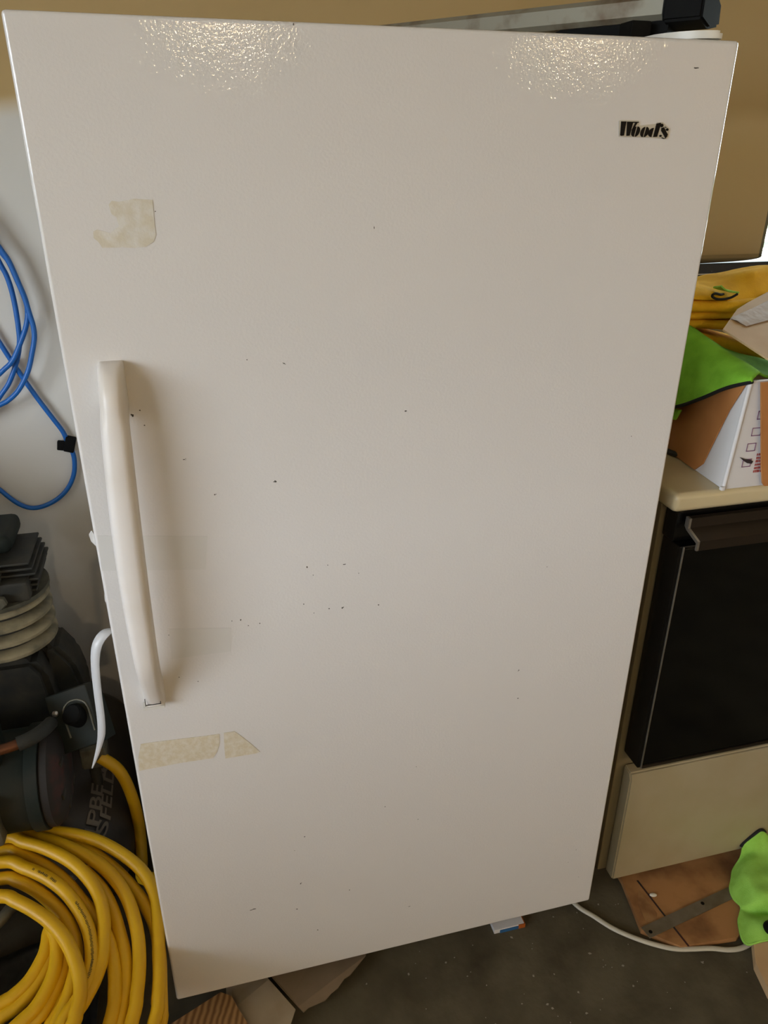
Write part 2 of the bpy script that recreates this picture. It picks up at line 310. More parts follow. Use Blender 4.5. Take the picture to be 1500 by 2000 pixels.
GLYPHS = {
 'W1':[(0.2600,1.4597),(0.2667,1.4598),(0.2657,1.4447),(0.2623,1.4443),(0.2609,1.4449)],
 'W2':[(0.2679,1.4596),(0.2759,1.4596),(0.2733,1.4445),(0.2692,1.4443)],
 'W3':[(0.2755,1.4590),(0.2761,1.4596),(0.2837,1.4595),(0.2831,1.4585),(0.2816,1.4583),(0.2766,1.4501),(0.2751,1.4501),(0.2787,1.4583),(0.2761,1.4583)],
 'd_stem':[(0.3076,1.4579),(0.3128,1.4589),(0.3135,1.4578),(0.3107,1.4437),(0.3055,1.4433)],
 'apo':[(0.3136,1.4572),(0.3151,1.4580),(0.3172,1.4567),(0.3169,1.4546),(0.3149,1.4539),(0.3135,1.4550)],
 's':[(0.3150,1.4532),(0.3182,1.4540),(0.3211,1.4505),(0.3248,1.4464),(0.3242,1.4436),(0.3219,1.4429),(0.3185,1.4468),(0.3151,1.4504)],
 's_dot1':[(0.3214,1.4523),(0.3236,1.4531),(0.3251,1.4516),(0.3241,1.4501),(0.3221,1.4505)],
 's_dot2':[(0.3136,1.4453),(0.3155,1.4460),(0.3170,1.4449),(0.3163,1.4435),(0.3144,1.4436)],
 's_thin':[(0.3173,1.4432),(0.3209,1.4421),(0.3236,1.4433),(0.3227,1.4421),(0.3202,1.4414),(0.3175,1.4423)],
 's_thin2':[(0.3179,1.4540),(0.3204,1.4546),(0.3224,1.4533),(0.3206,1.4536)],
 'o_a1':[(0.2810,1.4545),(0.2798,1.4543),(0.2786,1.4538),(0.2775,1.4529),(0.2766,1.4517),(0.2758,1.4504),(0.2754,1.4490),(0.2753,1.4475),(0.2755,1.4462),(0.2760,1.4451),(0.2768,1.4442),(0.2778,1.4437),(0.2790,1.4435)],
 'o_a2':[(0.2826,1.4545),(0.2838,1.4544),(0.2848,1.4538),(0.2856,1.4530),(0.2861,1.4518),(0.2863,1.4505),(0.2862,1.4491),(0.2858,1.4476),(0.2851,1.4463),(0.2841,1.4451),(0.2830,1.4443),(0.2818,1.4437),(0.2806,1.4435)],
 'o_b1':[(0.2931,1.4543),(0.2919,1.4541),(0.2907,1.4535),(0.2896,1.4526),(0.2887,1.4515),(0.2879,1.4501),(0.2875,1.4487),(0.2874,1.4473),(0.2876,1.4459),(0.2882,1.4448),(0.2890,1.4439),(0.2900,1.4434),(0.2911,1.4432)],
 'o_b2':[(0.2948,1.4543),(0.2959,1.4541),(0.2969,1.4536),(0.2977,1.4527),(0.2983,1.4516),(0.2985,1.4502),(0.2984,1.4488),(0.2980,1.4474),(0.2973,1.4460),(0.2963,1.4449),(0.2952,1.4440),(0.2940,1.4434),(0.2927,1.4432)],
 'd_bowl':[(0.3047,1.4533),(0.3032,1.4531),(0.3018,1.4526),(0.3005,1.4518),(0.2994,1.4508),(0.2987,1.4495),(0.2982,1.4483),(0.2982,1.4470),(0.2985,1.4458),(0.2992,1.4447),(0.3002,1.4439),(0.3015,1.4435),(0.3029,1.4433)],
}
TAPE1 = [(-0.3320,1.3739),(-0.3284,1.3779),(-0.3213,1.3769),(-0.3052,1.3797),(-0.2865,1.3785),(-0.2868,1.3673),(-0.2874,1.3528),(-0.2870,1.3433),(-0.2905,1.3360),(-0.2993,1.3309),(-0.3117,1.3301),(-0.3234,1.3309),(-0.3445,1.3309),(-0.3478,1.3372),(-0.3519,1.3410),(-0.3514,1.3477),(-0.3470,1.3497),(-0.3345,1.3458),(-0.3246,1.3524),(-0.3255,1.3611),(-0.3302,1.3648)]
TAPE2 = [(-0.3915,0.6477),(-0.3736,0.6476),(-0.3376,0.6454),(-0.3010,0.6431),(-0.2802,0.6425),(-0.2809,0.6259),(-0.2861,0.6092),(-0.2931,0.5987),(-0.3425,0.6002),(-0.3999,0.5988),(-0.3982,0.6231)]
TAPE2B = [(-0.2734,0.6430),(-0.2577,0.6425),(-0.2508,0.6341),(-0.2354,0.6137),(-0.2227,0.5947),(-0.2291,0.5931),(-0.2753,0.5936),(-0.2747,0.6195)]
MARKS = [(-0.174,1.039,0.0037,0.0021),(-0.000,1.121,0.0031,0.0014),(-0.338,1.141,0.0031,0.0035),(-0.329,1.147,0.0019,0.0021),(-0.326,1.128,0.0019,0.0014),(-0.285,1.080,0.0025,0.0014),(0.198,0.670,0.0025,0.0021),(0.201,0.612,0.0025,0.0014),(0.339,1.057,0.0012,0.0014),(0.228,0.857,0.0012,0.0014),(-0.036,0.830,0.0019,0.0028),(-0.090,0.833,0.0025,0.0028),(-0.138,0.907,0.0019,0.0028),(-0.109,0.906,0.0019,0.0014),(-0.086,0.904,0.0037,0.0014),(-0.130,0.893,0.0012,0.0014),(-0.173,0.289,0.0025,0.0021),(-0.182,0.227,0.0031,0.0014),(-0.148,0.161,0.0025,0.0014),(-0.088,0.246,0.0019,0.0021),(-0.162,0.397,0.0019,0.0021),(-0.180,0.370,0.0012,0.0014),(-0.255,0.251,0.0074,0.0021),(-0.024,0.429,0.0019,0.0021),(0.035,0.384,0.0019,0.0014),(0.029,0.505,0.0019,0.0007),(-0.127,1.544,0.0012,0.0028),(-0.285,1.367,0.0012,0.0014),(-0.042,1.346,0.0012,0.0028),(-0.199,1.200,0.0019,0.0014),(-0.155,1.193,0.0025,0.0014),(-0.234,0.836,0.0019,0.0028),(-0.224,0.825,0.0019,0.0014),(-0.246,0.836,0.0012,0.0021),(-0.208,0.826,0.0019,0.0021),(-0.252,1.029,0.0025,0.0014),(-0.145,0.848,0.0019,0.0021),(-0.109,0.835,0.0019,0.0021),(-0.131,0.831,0.0019,0.0014),(0.370,0.139,0.0012,0.0014),(0.342,0.188,0.0012,0.0007),(0.355,0.218,0.0012,0.0014),(-0.065,0.887,0.0012,0.0014),(0.423,1.283,0.0012,0.0014),(0.350,1.517,0.0056,0.0014),(-0.332,0.827,0.0012,0.0014),(-0.326,0.755,0.0019,0.0014),(-0.301,0.743,0.0019,0.0014),(0.024,0.167,0.0037,0.0007)]
BACKING = [(0.2574,1.4603), (0.2606,1.4613), (0.2834,1.4609), (0.2849,1.4556), (0.3070,1.4577), (0.3090,1.4594), (0.3160,1.4595), (0.3260,1.4529), (0.3265,1.4436), (0.3228,1.4417), (0.3003,1.4427), (0.2772,1.4432), (0.2599,1.4435)]

# ================================================================ structure
WY = .82                                           # inner face of the back wall
def walls():
    struct(MB().box(-3.3, 3.6, -7, WY+.1, -.12, 0).build('floor', 'concrete', smooth=False))
    struct(MB().box(-3.3, 3.6, -7, WY+.1, 2.5, 2.6).build('ceiling', 'tan_wall', smooth=False))
    b = MB(); x0, x1, z0, z1 = 1.172, 2.4, 1.13, 1.95
    b.box(-3.4, x0, WY, WY+.12, 0, 2.5); b.box(x1, 3.7, WY, WY+.12, 0, 2.5)
    b.box(x0, x1, WY, WY+.12, 0, z0); b.box(x0, x1, WY, WY+.12, z1, 2.5)
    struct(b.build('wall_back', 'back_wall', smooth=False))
    b = MB(); b.box(-3.42, -3.3, GY1, WY, 0, 2.5); b.box(-3.42, -3.3, -7.1, GY0, 0, 2.5); b.box(-3.42, -3.3, GY0, GY1, GZ, 2.5); b.box(-3.42, -3.3, GY0, GY1, 0, GZ0)
    struct(b.build('wall_left', 'side_wall', smooth=False))
    struct(MB().box(3.6, 3.7, -7.1, WY, 0, 2.5).build('wall_right', 'side_wall', smooth=False))
    struct(MB().box(-3.3, 3.6, -7.12, -7, 0, 2.5).build('wall_front', 'side_wall', smooth=False))
    # window: frame and pane
    w = bpy.data.objects.new('window_1', None); COL.objects.link(w); w.location = (x0, WY+.08, z0); struct(w)
    f = MB(); t = .012
    f.box(x0, x0+t, WY+.004, WY+.10, z0, z1); f.box(x1-t, x1, WY+.004, WY+.10, z0, z1)
    f.box(x0+t, x1-t, WY+.004, WY+.10, z0, z0+t); f.box(x0+t, x1-t, WY+.004, WY+.10, z1-t, z1); f.box(1.78, 1.81, WY+.06, WY+.10, z0+t, z1-t)
    f.build('window_frame', 'window_frame', w, smooth=False)
    MB().box(x0+t, 1.78, WY+.078, WY+.082, z0+t, z1-t).build('window_pane', 'glass', w, smooth=False)
    MB().box(1.81, x1-t, WY+.078, WY+.082, z0+t, z1-t).build('window_pane', 'glass', w, smooth=False)
    # outdoors
    struct(MB().box(-40, 45, -40, 60, -.2, -.13).build('ground', 'lawn', smooth=False))
    struct(MB().box(-40, 45, 10.05, 11.3, -.13, -.126).build('path', 'gravel', smooth=False))
    struct(MB().box(-40, 45, 12.2, 14.5, -.13, -.126).build('road', 'gravel', smooth=False))
    struct(MB().box(-9, -3.42, -7, .9, -.13, -.02).build('driveway', 'gravel', smooth=False))
walls()

# ================================================================ freezer
DX, DZ0, DZ1 = .405, .06, 1.5467
def freezer():
    t = thing('upright_freezer', 'tall white upright freezer with long handle and yellowed tape marks on its door', 'freezer', (0, 0, 0))
    c = MB().box(-.395, .395, .075, .74, .055, 1.535, .008).build('cabinet', 'enamel_side', t)
    g = MB().box(-.385, .385, .053, .078, .08, 1.52, .004).build('gasket', 'gasket', t)
    g['label'] = 'grey rubber door gasket'
    d = MB().box(-DX, DX, 0, .055, DZ0, DZ1, .0045, 3).build('door', 'enamel', t)
    for x in (-.34, .34):
        for y in (.12, .68): MB().lathe([(.0, .0), (.022, 0), (.024, .008), (.018, .012), (.012, .014), (.012, .058), (0, .058)], (x, y, 0), (0, 0, 1), 16).build('foot', 'black_plastic', t)
    # hinge cover on the top right corner
    pts = [(.325, .062), (.331, .044), (.340, .029), (.352, .016), (.366, .008), (.378, .005), (.385, .008), (.3885, .016), (.3885, .10), (.325, .10)]
    b = MB(); b.prism([(x, y, 1.5487) for x, y in pts], (0, 0, .0085)); bmesh.ops.bevel(b.bm, geom=[e for e in b.bm.edges if abs(e.verts[0].co.z-e.verts[1].co.z) < 1e-5 and e.verts[0].co.z > 1.552], offset=.003, segments=2, affect='EDGES')
    h = b.build('hinge_cover', 'hinge_plastic', t); h['label'] = 'white plastic hinge cover'
    MB().box(.335, .375, .035, .09, 1.5345, 1.549, .002).build('hinge_plate', 'black_plastic', t)
    # handle: bowed bar, rounded section, both ends turned in to the door
    zt, zb = 1.208, .722
    rows = []; n = 64
    for i in range(n+1):
        s = (i/n)**1.7; z = zt+(zb-zt)*s
        xc = -.3535-.0045*math.sin(math.pi*s)-.0075*s
        hw = .0145+.0032*math.sin(math.pi*min(1, s*1.05))-.0008*s
        off = .003+.043*max(0, 1-(1-s/.1)**2)**.5 if s < .1 else .046+.012*math.sin(math.pi*(s-.1)/.9)
        if s > .80: off *= max(.30, 1-((s-.80)/.2)**1.6*.72)
        if s < .016: hw *= .80+.20*max(0, 1-(1-s/.016)**2)**.5
        back = max(.0, off-.024) if .10 < s < .955 else .0
        if .10 < s < .14: back *= (s-.10)/.04
        if .90 < s < .955: back *= (.955-s)/.055
        ring = []
        prof = [(-1, 0), (-1, .45), (-.93, .72), (-.72, .92), (-.35, 1), (.35, 1), (.72, .92), (.93, .72), (1, .45), (1, 0)]
        for u, v in prof: ring.append((xc+u*hw, -(back+v*(off-back)), z))
        rows.append(ring)
    b = MB(); b.grid([r+[r[0]] for r in rows]); bmesh.ops.remove_doubles(b.bm, verts=b.bm.verts, dist=1e-6)
    for r in (rows[0], rows[-1]):
        vs = [b.bm.verts.new(p) for p in r]; b.bm.faces.new(vs)
    bmesh.ops.remove_doubles(b.bm, verts=b.bm.verts, dist=1e-6)
    hd = b.build('handle', 'plastic_white', d, angle=50)
    b = MB(); b.box(-.379, -.349, -.0165, -.0005, .7185, .7225, .001)
    b.build('handle_end_cap', 'enamel_side', d)
    b = MB(); x0, x1, z0, z1 = -.3745, -.3535, .7275, .7395
    b.box(x0, x0+.0009, -.0188, -.0172, z0, z1); b.box(x0, x1, -.0178, -.0165, z0, z0+.0009); b.box(x1-.0009, x1, -.0185, -.0172, z0, z0+.007)
    b.build('screw_cover_seam', 'scuff', d, smooth=False)
    # badge
    bd = MB().prism([(x, -.0002, z) for x, z in BACKING], (0, -.0011, 0)).build('badge', 'badge_back', t, smooth=False); bd['label'] = 'silver edged black script badge'
    order = (('W1', 'W2', 'W3'), ('o_a1', 'o_a2'), ('o_b1', 'o_b2'), ('d_bowl', 'd_stem'), ('apo',), ('s', 's_dot1', 's_dot2', 's_thin', 's_thin2'))
    for k in order:
        b = MB()
        for q in k: b.prism([(x, -.0012, z) for x, z in GLYPHS[q]], (0, -.0010, 0))
        b.build('letter', 'badge_black', bd, smooth=False)
    # tape and glue left on the door
    def patch(name, pts, m, th, lab, y=-.0001):
        o = MB().prism([(x, y, z) for x, z in pts], (0, -th, 0)).build(name, m, d, smooth=False); o['label'] = lab
    patch('tape_residue', TAPE1, 'residue', .0004, 'torn yellowed tape square')
    patch('tape_residue', TAPE2, 'residue2', .0005, 'long yellowed tape strip')
    patch('tape_residue', TAPE2B, 'residue2', .0005, 'short slanted yellowed tape piece')
    patch('clear_tape', [(-.4004, .9885), (-.2668, .9711), (-.2734, .9221), (-.4024, .9378)], 'tape_clear', .0002, 'clear tape strip across handle')
    patch('clear_tape', [(-.3305, .8371), (-.2476, .8251), (-.2521, .7861), (-.3327, .7874)], 'tape_clear', .0002, 'clear tape beside lower handle')
    b = MB()
    rnd = random.Random(2)
    for x, z, a, h in MARKS:
        for k in range(1 if a < .002 else 3):
            ox, oz = (rnd.uniform(-1, 1)*a*.8, rnd.uniform(-1, 1)*h*.8) if k else (0, 0)
            an = rnd.uniform(0, 3.1); n = 5; s = .62 if k == 0 else .35
            b.prism([(x+ox+math.cos(an+i*2*math.pi/n)*a*s*rnd.uniform(.5, 1.1), -.00005, z+oz+math.sin(an+i*2*math.pi/n)*h*s*rnd.uniform(.5, 1.1)) for i in range(n)], (0, -.0002, 0))
    o = b.build('scuff_marks', 'scuff', d, smooth=False); o['kind'] = 'stuff'; o['label'] = 'small dark chips and scuffs'
    # bits of tape sticking out at the left edge
    b = MB(); b.prism([(-.402, .05, .945), (-.4145, .052, .972), (-.4185, .053, .966), (-.4175, .054, .955), (-.408, .056, .938)], (0, .0006, 0))
    b.build('tape_end', 'tape_clear', t, smooth=False); b = MB(); b.prism([(-.402, .05, .85), (-.4125, .052, .874), (-.4135, .053, .862), (-.404, .055, .838)], (0, .0006, 0))
    b.build('tape_end', 'tape_clear', t, smooth=False)
    # white plastic strap hanging at the left side
    P = [(-.396, .11, .768), (-.412, .105, .781), (-.427, .095, .783), (-.440, .088, .769), (-.447, .084, .739), (-.4505, .082, .692), (-.453, .082, .644), (-.457, .084, .610), (-.466, .09, .578), (-.476, .096, .550), (-.484, .10, .530)]
    W = [.0085, .0085, .008, .0075, .0065, .0062, .0062, .006, .004, .0025, .0008]
    S = spline([Vector((*p, w)).to_3d() for p, w in zip(P, W)], 4); rows = []
    for i, p in enumerate(S):
        j = i/4; k = min(int(j), len(W)-2); w = W[k]+(W[k+1]-W[k])*(j-k)
        a = S[max(i-1, 0)]; c = S[min(i+1, len(S)-1)]; tn = (c-a).normalized(); sd = Vector((.93, -.34, 0)); sd = (sd-tn*sd.dot(tn)).normalized()
        rows.append([p-sd*w, p, p+sd*w])
    o = MB().grid(rows).build('strap', 'strap_white', t); thicken(o, .0010); o['label'] = 'white plastic strap curling from the side'
freezer()

# ================================================================ things on the freezer top
def beam():
    t = thing('metal_bar', 'dirty galvanised metal bar with black plastic end, lying on top of freezer', 'tool', (.1, .35, 1.535))
    A = Vector((.344, .10, 0)); B = Vector((-.06, .64, 0)); u = (B-A).normalized(); w = Vector((u.y, -u.x, 0))  # w points right/back
    if w.x < 0: w = -w
    zb, zt = 1.577, 1.606
    def P(s, o, z): q = A+u*s+w*o; return (q.x, q.y, z)
    L = (B-A).length; b = MB()
    prof = [(0, zb+.006), (0, zt-.006), (.006, zt), (.050, zt), (.056, zt-.006), (.056, zb+.004), (.050, zb), (.006, zb)]
    b.prism([P(-.012, o, z) for o, z in prof], (u.x*(L+.012), u.y*(L+.012), 0)); b.build('bar', 'galv', t, angle=30)
    b = MB(); b.prism([P(.0, .004, z) for z in ()], (0, 0, 0)) if False else b
    b.prism([P(-.014, o, z) for o, z in [(-.004, 1.574), (-.004, 1.611), (.03, 1.612), (.062, 1.596), (.066, 1.572), (.03, 1.566)]], (-u.x*.05, -u.y*.05, 0))
    bmesh.ops.bevel(b.bm, geom=b.bm.edges[:], offset=.003, segments=2, affect='EDGES'); b.build('end_cap', 'black_plastic', t)
    b = MB(); b.prism([P(-.02, .006, 1.5765), P(.13, .006, 1.5765), P(.15, .006, 1.5700), P(.03, .006, 1.562), P(-.02, .006, 1.560)], (w.x*.03, w.y*.03, 0)); b.build('fold_arm', 'black_plastic', t)
    b = MB(); b.box(.310, .338, .088, .118, 1.5355, 1.575, .002); b.build('support_block', 'black_plastic', t)
    b = MB(); b.box(-.02, .02, .58, .62, 1.5355, 1.578, .002); b.build('support_block', 'black_plastic', t)
beam()

# ================================================================ stove
def stove():
    t = thing('kitchen_stove', 'almond kitchen stove with black oven door beside white freezer', 'stove', (.85, .4, 0))
    X0, X1 = .469, 1.222
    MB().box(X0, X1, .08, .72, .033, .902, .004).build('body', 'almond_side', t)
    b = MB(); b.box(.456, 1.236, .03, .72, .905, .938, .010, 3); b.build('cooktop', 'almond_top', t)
    MB().box(.477, 1.213, .047, .079, .8435, .9045, .003).build('vent_panel', 'black_satin', t)
    # oven door
    d = MB().box(.480, 1.212, .030, .079, .365, .843, .003).build('oven_door', 'black_satin', t)
    MB().box(.4885, 1.203, .0275, .0305, .378, .838, .001).build('door_glass', 'black_gloss', d)
    MB().box(.4862, .4880, .0268, .0300, .366, .842, .0004).build('trim_strip', 'steel_rule', d)
    MB().box(.4885, 1.203, .0262, .0300, .366, .3725, .001).build('trim_strip', 'handle_dark', d)
    prof = [(.040, .893), (.030, .893), (.030, .876), (.001, .866), (.001, .849), (.005, .849), (.005, .861), (.034, .871), (.040, .876)]
    h = MB().prism([(.493, y, z) for y, z in prof], (.708, 0, 0)).build('handle', 'handle_dark', d, smooth=False)
    MB().prism([(.489, y, z) for y, z in prof], (.0042, 0, 0)).build('handle_end', 'silver', d, smooth=False)['label'] = 'silver handle end'
    MB().prism([(1.201, y, z) for y, z in prof], (.0042, 0, 0)).build('handle_end', 'silver', d, smooth=False)['label'] = 'silver handle end'
    # storage drawer with a ledge along its top
    b = MB(); b.prism([(.487, y, z) for y, z in [(.05, .034), (.05, .312), (.056, .326), (.079, .330), (.079, .034)]], (.722, 0, 0))
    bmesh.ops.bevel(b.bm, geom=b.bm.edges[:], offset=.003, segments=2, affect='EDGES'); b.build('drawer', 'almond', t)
    b = MB(); b.box(.4695, 1.2215, .06, .0795, .033, .9, .0) if False else b
    for x in (.52, 1.17):
        for y in (.16, .66): MB().lathe([(0, 0), (.018, 0), (.018, .01), (.01, .014), (.01, .036), (0, .036)], (x, y, 0), (0, 0, 1), 14).build('foot', 'black_plastic', t)
    # backguard
    b = MB(); b.prism([(X0, y, z) for y, z in [(.70, .9385), (.696, 1.19), (.703, 1.195), (.806, 1.195), (.812, 1.19), (.812, .9385)]], (X1-X0, 0, 0)); b.build('backguard', 'black_gloss', t)
    MB().box(X0+.002, X1-.002, .6945, .6965, 1.166, 1.1685).build('trim_strip', 'silver', t)
    for x, y, r in ((.64, .22, .1), (.64, .52, .075), (1.04, .22, .075), (1.04, .52, .1)):
        o = MB()
        for k in range(4): o.tube([(x+(r-.02*k)*math.cos(a*math.pi/8), y+(r-.02*k)*math.sin(a*math.pi/8), .944) for a in range(16)], .005, 8, True, 2)
        o.build('burner', 'cast_iron', t)
stove()

# ================================================================ carton with cloths on the cooktop
def carton():
    t = thing('cardboard_carton', 'white carton with brown inside flaps folded out, holding cloths on the stove', 'box', (.7, .22, .938))
    zb, zt = .9385, 1.115; th = .004
    A, Bc, Cc, D = (.541, .032), (.90, .032), (.925, .40), (.572, .40)     # bottom outline
    A2, B2, C2, D2 = (.551, .033), (.905, .033), (.93, .40), (.580, .40)   # top outline
    def side(p, q, p2, q2, inn, name):
        b = MB(); b.prism([(*p, zb), (*q, zb), (*q2, zt), (*p2, zt)], (inn[0]*th, inn[1]*th, 0)); return b.build(name, 'carton_white', t, smooth=False)
    side(A, Bc, A2, B2, (0, 1), 'side_panel'); side(D, A, D2, A2, (1, 0), 'side_panel'); side(Cc, D, C2, D2, (0, -1), 'side_panel'); side(Bc, Cc, B2, C2, (-1, 0), 'side_panel')
    MB().prism([(A[0]+.006, A[1]+.006, zb), (Bc[0]-.006, Bc[1]+.006, zb), (Cc[0]-.006, Cc[1]-.006, zb), (D[0]+.006, D[1]-.006, zb)], (0, 0, th)).build('bottom_panel', 'kraft', t, smooth=False)
    # rounded white corner edge
    MB().tube([(.5415, .0325, zb), (.5515, .0335, zt)], .0035, 10, sub=1).build('corner_edge', 'carton_white', t)
    MB().box(.534, .541, .026, .033, .9385, .945, .0015).build('torn_corner', 'carton_white', t)
    # flaps folded out and down: kraft side out
    def onl(y, z, off=.0015):     # a point just outside the left panel
        k = (z-zb)/(zt-zb); x0 = A[0]+(A2[0]-A[0])*k; x1 = D[0]+(D2[0]-D[0])*k; s = (y-.032)/.368
        return (x0+(x1-x0)*s-off, y, z)
    f = MB().prism([onl(.039, 1.108), onl(.062, 1.06), onl(.094, .958), onl(.112, .9405), onl(.33, .9405), onl(.385, 1.10)], (-.0025, 0, 0)).build('flap', 'kraft', t, smooth=False); f['label'] = 'brown flap folded down the side'
    f = MB().prism([(.5635, .028, 1.1145), (.598, .026, .975), (.607, .026, .946), (.612, .026, .9405), (.84, .026, .9405), (.89, .028, 1.1145)], (0, -.003, 0)).build('flap', 'kraft', t, smooth=False); f['label'] = 'brown flap folded down the front'
    # right flap standing in over the cloths, pale kraft with packing tape
    n = Vector((.085, -.339, .937))
    f = MB().prism([(.577, .150, 1.168), (.649, .215, 1.185), (.684, .237, 1.190), (.761, .282, 1.199), (.90, .335, 1.206), (.912, .05, 1.102), (.87, .036, 1.100), (.66, .04, 1.1203), (.610, .068, 1.1348)], n*-.003).build('flap', 'kraft_light', t, smooth=False); f['label'] = 'pale flap with clear tape'
    G = []
    for i in range(11):
        s = i/10
        a = Vector((.612, .182, 1.1764)).lerp(Vector((.905, .335, 1.2053)), s); c = Vector((.628, .160, 1.167)).lerp(Vector((.905, .262, 1.179)), s)
        G.append([a.lerp(c, q/5)+n*(.0016+.0035*max(0, noise.noise(Vector((s*9, q*.8, 2))))) for q in range(6)])
    MB().grid(G).build('packing_tape', 'tape_brown', f)['label'] = 'wrinkled clear packing tape'
    # print: tick boxes on the front panel, one ticked, and a column of lettering
    def sq(cx, cz, w, h, sk):
        b = MB(); c = [(cx-w/2-sk, cz-h/2), (cx+w/2-sk, cz-h/2), (cx+w/2+sk, cz+h/2), (cx-w/2+sk, cz+h/2)]; lw = .0011
        for i in range(4):
            p = Vector((c[i][0], 0, c[i][1])); q = Vector((c[(i+1) % 4][0], 0, c[(i+1) % 4][1])); dd = (q-p).normalized(); nn = Vector((-dd.z, 0, dd.x))*lw/2
            b.prism([Vector((0, .0312, 0))+v for v in (p-nn-dd*lw/2, q-nn+dd*lw/2, q+nn+dd*lw/2, p+nn-dd*lw/2)], (0, -.0003, 0))
        b.build('printed_box', 'print_purple', t, smooth=False)
    sq(.5745, .981, .015, .0125, .0); sq(.5765, 1.0075, .015, .0125, 0); sq(.580, 1.033, .016, .0125, 0); sq(.584, 1.060, .016, .013, 0)
    MB().prism([(x, .0309, z) for x, z in [(.559, .9925), (.567, .986), (.575, .981), (.584, .979), (.586, .983), (.580, .9865), (.570, .9885)]], (0, -.0004, 0)).build('printed_tick', 'print_dark', t, smooth=False)
    b = MB(); rnd = random.Random(5)
    for r_ in range(6):
        z = .963+r_*.0058
        for k in range(5):
            x = .5905+k*.0032+rnd.uniform(-.0004, .0004)
            b.box(x, x+.0021, .0308, .0312, z, z+.0034+rnd.uniform(0, .001))
    o = b.build('printed_lettering', 'print_red', t, smooth=False); o['label'] = 'small red lettering, too fine to read'
carton()
def towels():
    # folded yellow cloths stacked in the carton
    spec = [(.575, .73, .215, .345, 1.113, 1.149, .014), (.585, .74, .247, .37, 1.144, 1.163, .004), (.575, .74, .252, .375, 1.160, 1.177, .002), (.575, .74, .245, .37, 1.174, 1.199, .003)]
    labs = ['yellow folded cloth at the bottom of the stack in the carton', 'yellow folded cloth second from the bottom of the stack', 'thin yellow folded cloth third from the bottom of the stack', 'thick yellow folded cloth just under the draped yellow one']
    for k, (x0, x1, y0, y1, z0, z1, tl) in enumerate(spec):
        h = (z1-z0)/2; rows = []
        for i in range(25):
            x = x0+(x1-x0)*i/24; prof = []
            for j in range(9):
                a = -math.pi/2-math.pi*j/8; prof.append((y0+h+math.cos(a)*h*1.0, math.sin(a)*h))
            prof += [(y0+h+(y1-y0-h)*q/6, h) for q in range(1, 7)]
            prof = [(y1, -h)]+[(y0+h+(y1-y0-h)*(6-q)/6, -h) for q in range(1, 6)]+prof
            row = []
            for y, z in prof:
                p = Vector((x, y, (z0+z1)/2+z*.84-tl*(x-x0)/(x1-x0)*2.2))
                nv = noise.noise(Vector((x*14, y*14, k*5.3)))*.004+noise.noise(Vector((x*40, y*40, k*2.1)))*.0012
                row.append(p+Vector((0, nv*1.2, nv*.45)))
            rows.append(row)
        b = MB(); b.grid(rows)
        for r in (rows[0], rows[-1]): b.bm.faces.new([b.bm.verts.new(p) for p in r])
        bmesh.ops.remove_doubles(b.bm, verts=b.bm.verts, dist=1e-6)
        tag(b.build('folded_cloth', 'cloth_yellow', angle=80), labs[k], 'cloth', 'cloths in the carton')
    # loose yellow cloth over the stack
    rows = [[(.565, .252, 1.198), (.565, .265, 1.203), (.565, .33, 1.214), (.575, .42, 1.21)], [(.615, .249, 1.197), (.615, .256, 1.201), (.62, .32, 1.208), (.63, .42, 1.205)], [(.655, .254, 1.1945), (.657, .265, 1.198), (.665, .32, 1.203), (.685, .42, 1.200)],
            [(.705, .262, 1.184), (.708, .29, 1.203), (.715, .335, 1.212), (.735, .42, 1.206)], [(.765, .285, 1.188), (.77, .318, 1.213), (.785, .35, 1.228), (.80, .42, 1.214)], [(.85, .30, 1.19), (.852, .338, 1.216), (.86, .37, 1.226), (.87, .43, 1.214)]]
    o = MB().grid(cloth(rows, 8, 8, .004, 18, 0, 3)).build('draped_cloth', 'cloth_yellow', angle=80); thicken(o, .008)
    tag(o, 'loose yellow cloth with black hang loop draped over the folded stack', 'cloth', 'cloths in the carton')
    lp = MB().tube([(.640, .246, 1.205), (.625, .234, 1.207), (.611, .230, 1.210), (.606, .230, 1.206), (.615, .230, 1.201), (.632, .234, 1.199), (.652, .240, 1.200), (.668, .246, 1.204)], .0022, 8).build('hang_loop', 'hem_black'); lp.parent = o; lp['label'] = 'black hang loop'
    # small corner of another green cloth
    o = MB().grid(cloth([[(.630, .243, 1.2195), (.645, .245, 1.211), (.672, .247, 1.2065)], [(.636, .255, 1.217), (.652, .255, 1.210), (.670, .255, 1.206)], [(.64, .275, 1.213), (.655, .275, 1.209), (.67, .275, 1.206)]], 4, 4, .001, 30, 0, 9)).build('cloth_corner', 'cloth_lime', angle=80); thicken(o, .003)
    tag(o, 'tiny green cloth corner poking out behind black hang loop', 'cloth', 'cloths in the carton')
    # green cloth over the carton side
    rows = [[(.549, .026, 1.117), (.543, .078, 1.093), (.535, .122, 1.063), (.531, .174, 1.032), (.53, .25, 1.00)],
            [(.550, .028, 1.1215), (.547, .092, 1.117), (.540, .138, 1.094), (.537, .186, 1.078), (.536, .26, 1.06)],
            [(.570, .042, 1.1235), (.578, .112, 1.131), (.568, .168, 1.143), (.553, .214, 1.153), (.552, .28, 1.145)],
            [(.610, .075, 1.108), (.632, .142, 1.103), (.632, .195, 1.116), (.598, .250, 1.143), (.60, .30, 1.14)],
            [(.700, .10, 1.085), (.715, .15, 1.085), (.70, .20, 1.10), (.62, .235, 1.108), (.61, .31, 1.10)],
            [(.80, .10, 1.065), (.80, .15, 1.068), (.80, .20, 1.072), (.76, .25, 1.08), (.75, .31, 1.08)]]
    G = cloth(rows, 8, 8, .0028, 16, 0, 1)
    o = MB().grid(G).build('draped_cloth', 'cloth_green', angle=80); thicken(o, .004)
